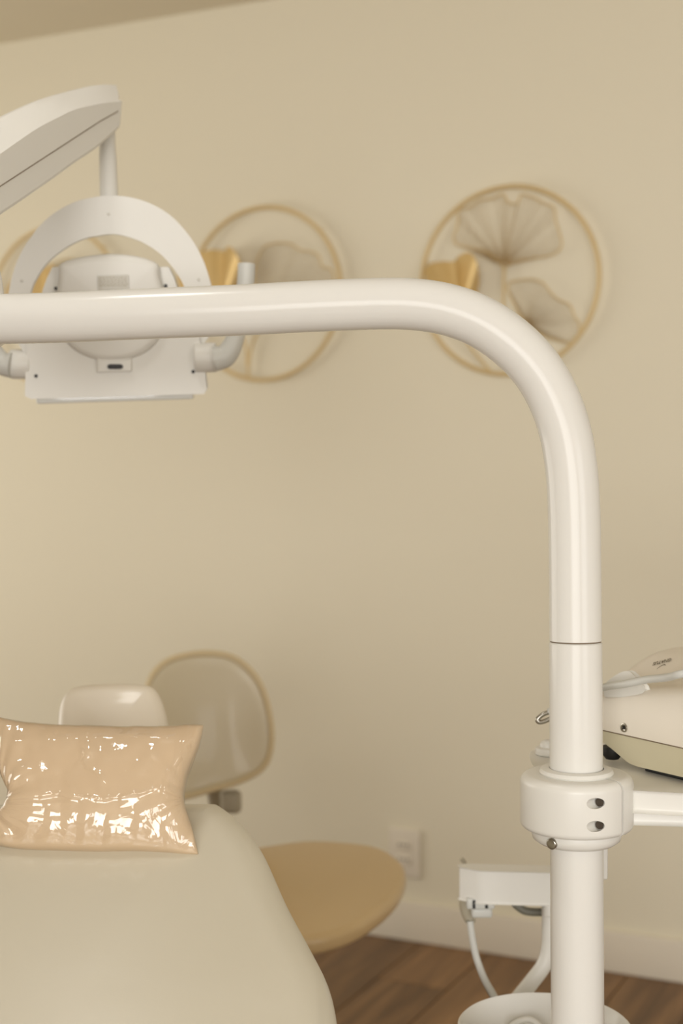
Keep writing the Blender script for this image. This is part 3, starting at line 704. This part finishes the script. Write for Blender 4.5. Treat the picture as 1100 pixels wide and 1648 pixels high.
# ================================================================== PILLOW IN PLASTIC SLEEVE
bl = P(150, 1369, 1.675)
pT = math.radians(60); pV = Vector((0, math.cos(pT), math.sin(pT))); pU = Vector((1, 0, 0)); pN = pU.cross(pV)
pil = thing('neck_pillow', 'peach neck pillow wrapped in shiny clear plastic on the chair backrest', 'pillow', bl)
def pp(px, py): return to2d([(px, py)], bl, pU, pV, pN)[0]
top_e = crom([pp(*q) for q in ((-14, 1150), (5, 1156), (40, 1163), (100, 1168), (160, 1170), (220, 1171), (275, 1170), (305, 1167), (328, 1167))], 8)
bot_e = crom([pp(*q) for q in ((-16, 1352), (0, 1361), (40, 1367), (100, 1369), (160, 1371), (210, 1370), (255, 1372), (290, 1375), (320, 1376))], 8)
left_e = crom([pp(*q) for q in ((-14, 1150), (-8, 1190), (-2, 1235), (8, 1262), (16, 1280), (8, 1300), (-4, 1312), (-12, 1330), (-16, 1352))], 8)
right_e = crom([pp(*q) for q in ((328, 1167), (324, 1190), (314, 1217), (303, 1245), (297, 1272), (298, 1295), (306, 1320), (314, 1348), (320, 1376))], 8)
def samp(c, t): i = t*(len(c)-1); k = min(len(c)-2, int(i)); return c[k].lerp(c[k+1], i-k)
def coons(u, v):
    a = samp(top_e, u)*(1-v) + samp(bot_e, u)*v; b = samp(left_e, v)*(1-u) + samp(right_e, v)*u
    c = (top_e[0]*(1-u)+top_e[-1]*u)*(1-v) + (bot_e[0]*(1-u)+bot_e[-1]*u)*v
    return a + b - c
def wrinkle(u, v, q, amp):
    el = math.exp(-u*7); er = math.exp(-(1-u)*8); et = math.exp(-v*9)
    # folds radiating from the pinched ends
    dl = math.atan2(v-.62, u+.05); dr = math.atan2(v-.58, 1.06-u)
    w = el*.0095*noise.noise(Vector((dl*8, u*1.5, 1))) + er*.0045*noise.noise(Vector((dr*7, u*2, 5)))
    w += .0022*noise.noise(Vector((q.x*16, q.y*16, 3))) + amp*.0011*noise.noise(Vector((q.x*26, q.y*20, 7))) + amp*.0014*noise.noise(Vector((q.x*60, q.y*42, 9)))
    if amp > 1:      # folds where the film is gathered
        g = lambda d, wd_: math.exp(-(d/wd_)**2)
        w += .0030*g(v-.13-.02*math.sin(u*9)-.01*noise.noise(q*40), .03)*smooth((u-.05)/.1)*smooth((.86-u)/.1)
        w += .0028*g(u-.44-.04*math.sin(v*11)-.02*noise.noise(q*50), .018)*smooth((.68-v)/.2)*smooth((v-.1)/.1)
        w += .0022*g(u-.51+.05*math.sin(v*9)-.02*noise.noise(q*50+Vector((3, 0, 0))), .016)*smooth((.68-v)/.2)
        w += .0045*g(u-(.93-.17*v)-.02*noise.noise(q*45), .035)*smooth((.75-v)/.2)
        w += .0024*g(v-.56-.03*math.sin(u*14)-.03*noise.noise(q*60), .022)*smooth((u-.25)/.1)
    w += amp*.0010*abs(noise.noise(Vector((q.x*34+2*noise.noise(q*20), q.y*30, 4))))
    return w
def pillow_mesh(bm, T, off, amp, nu=120, nv=76):
    for sgn in (1, -1):
        g = []
        for i in range(nu+1):
            r_ = []
            for j in range(nv+1):
                u, v = i/nu, j/nv; q = coons(u, v)
                eu = 1-abs(2*u-1)**3.2; ev = 1-abs(2*v-1)**2.6; hgt = T*(max(0, eu)**.55)*(max(0, ev)**.55)
                w = wrinkle(u, v, q, amp)
                if amp > 1: w = max(w, wrinkle(u, v, q, .3)-.0006)
                w = w*min(1, hgt/.008)
                fo = off if hgt > .002 else off*hgt/.002
                r_.append(bm.verts.new(bl + pU*q.x + pV*q.y + pN*(sgn*(hgt+fo+w))))
            g.append(r_)
        for i in range(nu):
            for j in range(nv):
                f = (g[i][j], g[i+1][j], g[i+1][j+1], g[i][j+1]); bm.faces.new(f if sgn < 0 else f[::-1])
    bmesh.ops.remove_doubles(bm, verts=bm.verts, dist=.00005)
bm = bmesh.new(); pillow_mesh(bm, .034, 0, .3, 80, 50); link('cushion', bm, 'fabric', pil, angle=180)
bm = bmesh.new(); pillow_mesh(bm, .034, .0016, 2.2, 190, 120); link('plastic_sleeve', bm, 'film', pil, angle=180)

# ================================================================== STOOL
qA, qB = Vector((-.08, 2.5, .475)), Vector((-.08, 2.9, .542))
sV = (qB-qA).normalized(); sU = Vector((1, 0, 0)); sN = sU.cross(sV)
stool = thing('operator_stool', 'tan round seated operator stool with rounded backrest behind the chair', 'stool', (-.10, 2.70, 0))
spx = [(654, 1403), (644, 1382), (610, 1362), (560, 1354), (500, 1351), (445, 1357), (390, 1368), (345, 1392), (325, 1425), (340, 1462), (385, 1492), (440, 1508), (490, 1512), (535, 1504), (580, 1486), (620, 1458), (645, 1430)]
bm = bmesh.new(); pad(bm, smooth2d(to2d(spx, qA, sU, sV, sN), 5), qA - sN*.018, sU, sV, sN, .040, .016, .006, 6, 8); link('seat', bm, 'stoolseat', stool, angle=60)
bO = P(340, 1160, 3.02); bT = math.radians(84); bV = Vector((.0, math.cos(bT), math.sin(bT))); bU = Vector((.96, .28, 0)).normalized(); bN = bU.cross(bV).normalized(); bV = bN.cross(bU)
bpx = [(232, 1100), (250, 1072), (280, 1056), (330, 1049), (372, 1056), (402, 1080), (420, 1112), (431, 1160), (431, 1205), (418, 1235), (385, 1256), (340, 1270), (295, 1282), (262, 1285), (240, 1265), (228, 1220), (222, 1160)]
bout = smooth2d(to2d(bpx, bO, bU, bV, bN), 5)
bendf = lambda x, y: 1.2*x*x
bm = bmesh.new(); pad(bm, bout, bO, bU, bV, bN, .040, .014, -.008, 6, 8, bend=bendf); link('backrest', bm, 'stoolback', stool, angle=60)
bm = bmesh.new()
tube(bm, [bO + bU*p.x*.985 + bV*p.y*.985 + bN*(.019+bendf(p.x, p.y)) for p in bout], .0065, 12, closed=True)
link('piping', bm, 'piping', stool)
bb = P(345, 1270, 3.06)
bm = bmesh.new(); tube(bm, crom([bO + Vector((-.01, .03, -.06)), bb + Vector((.0, .06, -.05)), bb + Vector((.03, .05, -.14)), Vector((-.15, 2.86, .485)), Vector((-.12, 2.74, .47))], 8), .017, 16); link('back_bracket', bm, 'greyplastic', stool)
gb = P(372, 1290, 3.03)
bm = bmesh.new(); box(bm, gb, (.045, .03, .05), None, .012, 4); link('bracket_cover', bm, 'greyplastic', stool)
bm = bmesh.new(); lathe(bm, [(0, .462), (.07, .462), (.06, .44), (.028, .43), (.028, .26), (.036, .258), (.036, .10), (0, .10)], (-.1, 2.70, 0), n=32); link('gas_lift', bm, 'steel', stool)
for k in range(5):
    a_ = 2*math.pi*k/5 + .3; d_ = Vector((math.cos(a_), math.sin(a_), 0)); c_ = Vector((-.1, 2.70, 0))
    bm = bmesh.new(); tube(bm, [c_ + d_*.02 + Z*.11, c_ + d_*.14 + Z*.095, c_ + d_*.27 + Z*.07], lambda t: .02-.006*t, 14); lg = link('leg', bm, 'greyplastic', stool)
    bm = bmesh.new(); lathe(bm, rcyl(.027, -.012, .012, .004), c_ + d_*.27 + Z*.027, (-d_.y, d_.x, 0), 24); link('caster', bm, 'black', lg)

# ================================================================== OUTLET
def wall_hit(px, py, off=0):
    q = RP(px, py, W0 + N*off, N); v = q - W0; return v.dot(U), q.z
c_s, c_z = wall_hit(653, 1371)
ol = thing('wall_outlet', 'white wall outlet plate with two sockets above the baseboard', 'outlet', WP(c_s, .001, c_z))
bm = bmesh.new(); wbox(bm, c_s-.046, c_s+.046, .0005, .010, c_z-.066, c_z+.066, .003); link('cover_plate', bm, 'trim', ol)
for dz in (.019, -.021):
    bm = bmesh.new(); wbox(bm, c_s-.022, c_s+.020, .0095, .013, c_z+dz-.013, c_z+dz+.013, .003); sk = link('socket', bm, 'trim', ol)
    bm = bmesh.new()
    for dx in (-.012, 0, .012): wbox(bm, c_s+dx-.0035, c_s+dx+.0025, .0128, .0136, c_z+dz+.001, c_z+dz+.006)
    link('pin_hole', bm, 'dark', sk)

# ================================================================== WALL ART
def art(cs, czz, label, kind):
    t = thing('ginkgo_wall_art', label, 'wall art', WP(cs, .0, czz), 'round gold ginkgo wall hangings')
    RR = .2415
    bm = bmesh.new(); tube(bm, [WP(cs + RR*math.cos(2*math.pi*k/96), .022, czz + RR*math.sin(2*math.pi*k/96)) for k in range(96)], .0058, 12, closed=True); link('ring', bm, 'goldwire', t)
    for aa in (45, 165, 285):
        bm = bmesh.new(); a = math.radians(aa); tube(bm, [WP(cs + RR*math.cos(a), .0, czz + RR*math.sin(a)), WP(cs + RR*math.cos(a), .022, czz + RR*math.sin(a))], .003, 8); link('wall_stud', bm, 'goldwire', t)
    def loc(lst, k):   # photo positions measured on a given hanging -> local wall offsets
        base_ = KEYS[k]; return [(s_-base_[0], z_-base_[1]) for s_, z_ in (wall_hit(x, y, .022) for x, y in lst)]
    def leaf(pts, apex, nm, d=.022, fan=46):
        P3 = [WP(cs+x, d, czz+z) for x, z in pts]; pts_ = crom(P3, 4, True)
        bm = bmesh.new(); tube(bm, pts_, .0022, 8, closed=True); o = link(nm, bm, 'goldwire', t)
        ap = WP(cs+apex[0], d, czz+apex[1]); bm = bmesh.new()
        # fine wires fanning out from the leaf's foot to its outline
        st = max(1, len(pts_)//fan/1.0); k = 0
        nW = fan*2
        for i in range(nW):
            q = pts_[int(i*len(pts_)/nW)]
            if (q-ap).length > .03: tube(bm, [ap.lerp(q, .04), ap.lerp(q, .5)+N*.002, q], .00038, 4, cap=False)
        w = link('leaf_wires', bm, 'wirefine', o); w['kind'] = 'stuff'
    def solid(pts, apex):
        P2 = crom([Vector((x, z, 0)) for x, z in pts], 5); ap = Vector((*apex, 0)); bm = bmesh.new(); rows_ = []
        nR = 10
        for i, q in enumerate(P2):
            t_ = i/(len(P2)-1); r_ = []
            for k in range(nR+1):
                f = .03+.97*k/nR; w_ = ap.lerp(q, f); dep = .030 + f*(.020*math.sin(t_*math.pi*3.0+.4) + .012*math.cos(t_*9)) + .01*f
                r_.append((bm.verts.new(WP(cs+w_.x, dep, czz+w_.y)), bm.verts.new(WP(cs+w_.x, dep-.0022, czz+w_.y))))
            rows_.append(r_)
        nI = len(rows_)
        for i in range(nI-1):
            for k in range(nR):
                for s_ in (0, 1):
                    f = (rows_[i][k][s_], rows_[i+1][k][s_], rows_[i+1][k+1][s_], rows_[i][k+1][s_]); bm.faces.new(f)
            for k in (0, nR): bm.faces.new((rows_[i][k][0], rows_[i+1][k][0], rows_[i+1][k][1], rows_[i][k][1]))
        for i in (0, nI-1):
            for k in range(nR): bm.faces.new((rows_[i][k][0], rows_[i][k+1][0], rows_[i][k+1][1], rows_[i][k][1]))
        link('gold_leaf', bm, 'gold', t, angle=70)
    def stem(pts, r=.0034):
        bm = bmesh.new(); tube(bm, crom([WP(cs+x, .022, czz+z) for x, z in pts], 6), r, 10); link('stem', bm, 'goldwire', t)
    if kind == 'a':
        L1 = [(812, 430), (797, 415), (781, 404), (758, 399), (735, 393), (730, 381), (735, 368), (738, 355), (738, 339), (758, 333), (771, 323), (794, 319), (811, 312), (818, 325), (833, 327), (841, 313), (862, 319), (876, 327), (892, 334), (895, 355), (902, 378), (904, 397), (889, 410), (862, 415), (840, 419), (823, 424)]
        leaf(loc(L1, 'a'), loc([(812, 428)], 'a')[0], 'wire_leaf')
        L2 = [(846, 522), (830, 492), (820, 472), (818, 457), (836, 451), (859, 450), (875, 456), (886, 470), (899, 482), (918, 491), (925, 509), (934, 525), (926, 551), (908, 550), (882, 543), (864, 534)]
        leaf(loc(L2, 'a'), loc([(848, 521)], 'a')[0], 'wire_leaf')
        stem(loc([(812, 428), (811, 460), (812, 500), (822, 550), (838, 600)], 'a')); stem(loc([(848, 521), (842, 550), (830, 578)], 'a'))
        G = [(706, 470), (694, 445), (697, 428), (714, 421), (728, 420), (738, 412), (755, 408), (771, 414), (779, 433), (777, 453), (768, 472)]
        solid(loc(G, 'a'), loc([(742, 515)], 'a')[0]); stem(loc([(742, 513), (752, 550), (790, 598)], 'a'))
    else:
        L1 = [(440, 500), (420, 480), (411, 458), (411, 428), (417, 412), (428, 396), (446, 391), (470, 393), (482, 402), (500, 405), (514, 412), (518, 428), (532, 433), (538, 446), (528, 462), (500, 476), (468, 488)]
        leaf(loc(L1, 'b'), loc([(442, 499)], 'b')[0], 'wire_leaf')
        stem(loc([(442, 499), (424, 522), (408, 550), (401, 580), (399, 612)], 'b')); stem(loc([(352, 512), (384, 535), (396, 560), (398, 590)], 'b'))
        gx = 0 if kind == 'b' else 52
        G = [(306, 478), (299, 452), (306, 428), (326, 406), (344, 401), (360, 404), (372, 398), (388, 405), (398, 424), (397, 450), (388, 474)]
        G = [(x+gx, y) for x, y in G]; solid(loc(G, 'b'), loc([(352+gx, 512)], 'b')[0])
    return t
KEYS = {'a': wall_hit(818, 451.5, .022), 'b': wall_hit(424, 473, .022)}
dS = KEYS['a'][0] - KEYS['b'][0]
art(*KEYS['a'], 'gold ring wall hanging with two wire ginkgo leaves, right of the three', 'a')
art(*KEYS['b'], 'gold ring ginkgo wall hanging in the middle, right of the lamp', 'b')
art(KEYS['b'][0]-dS, KEYS['b'][1], 'gold ring ginkgo wall hanging half hidden behind the lamp head', 'c')
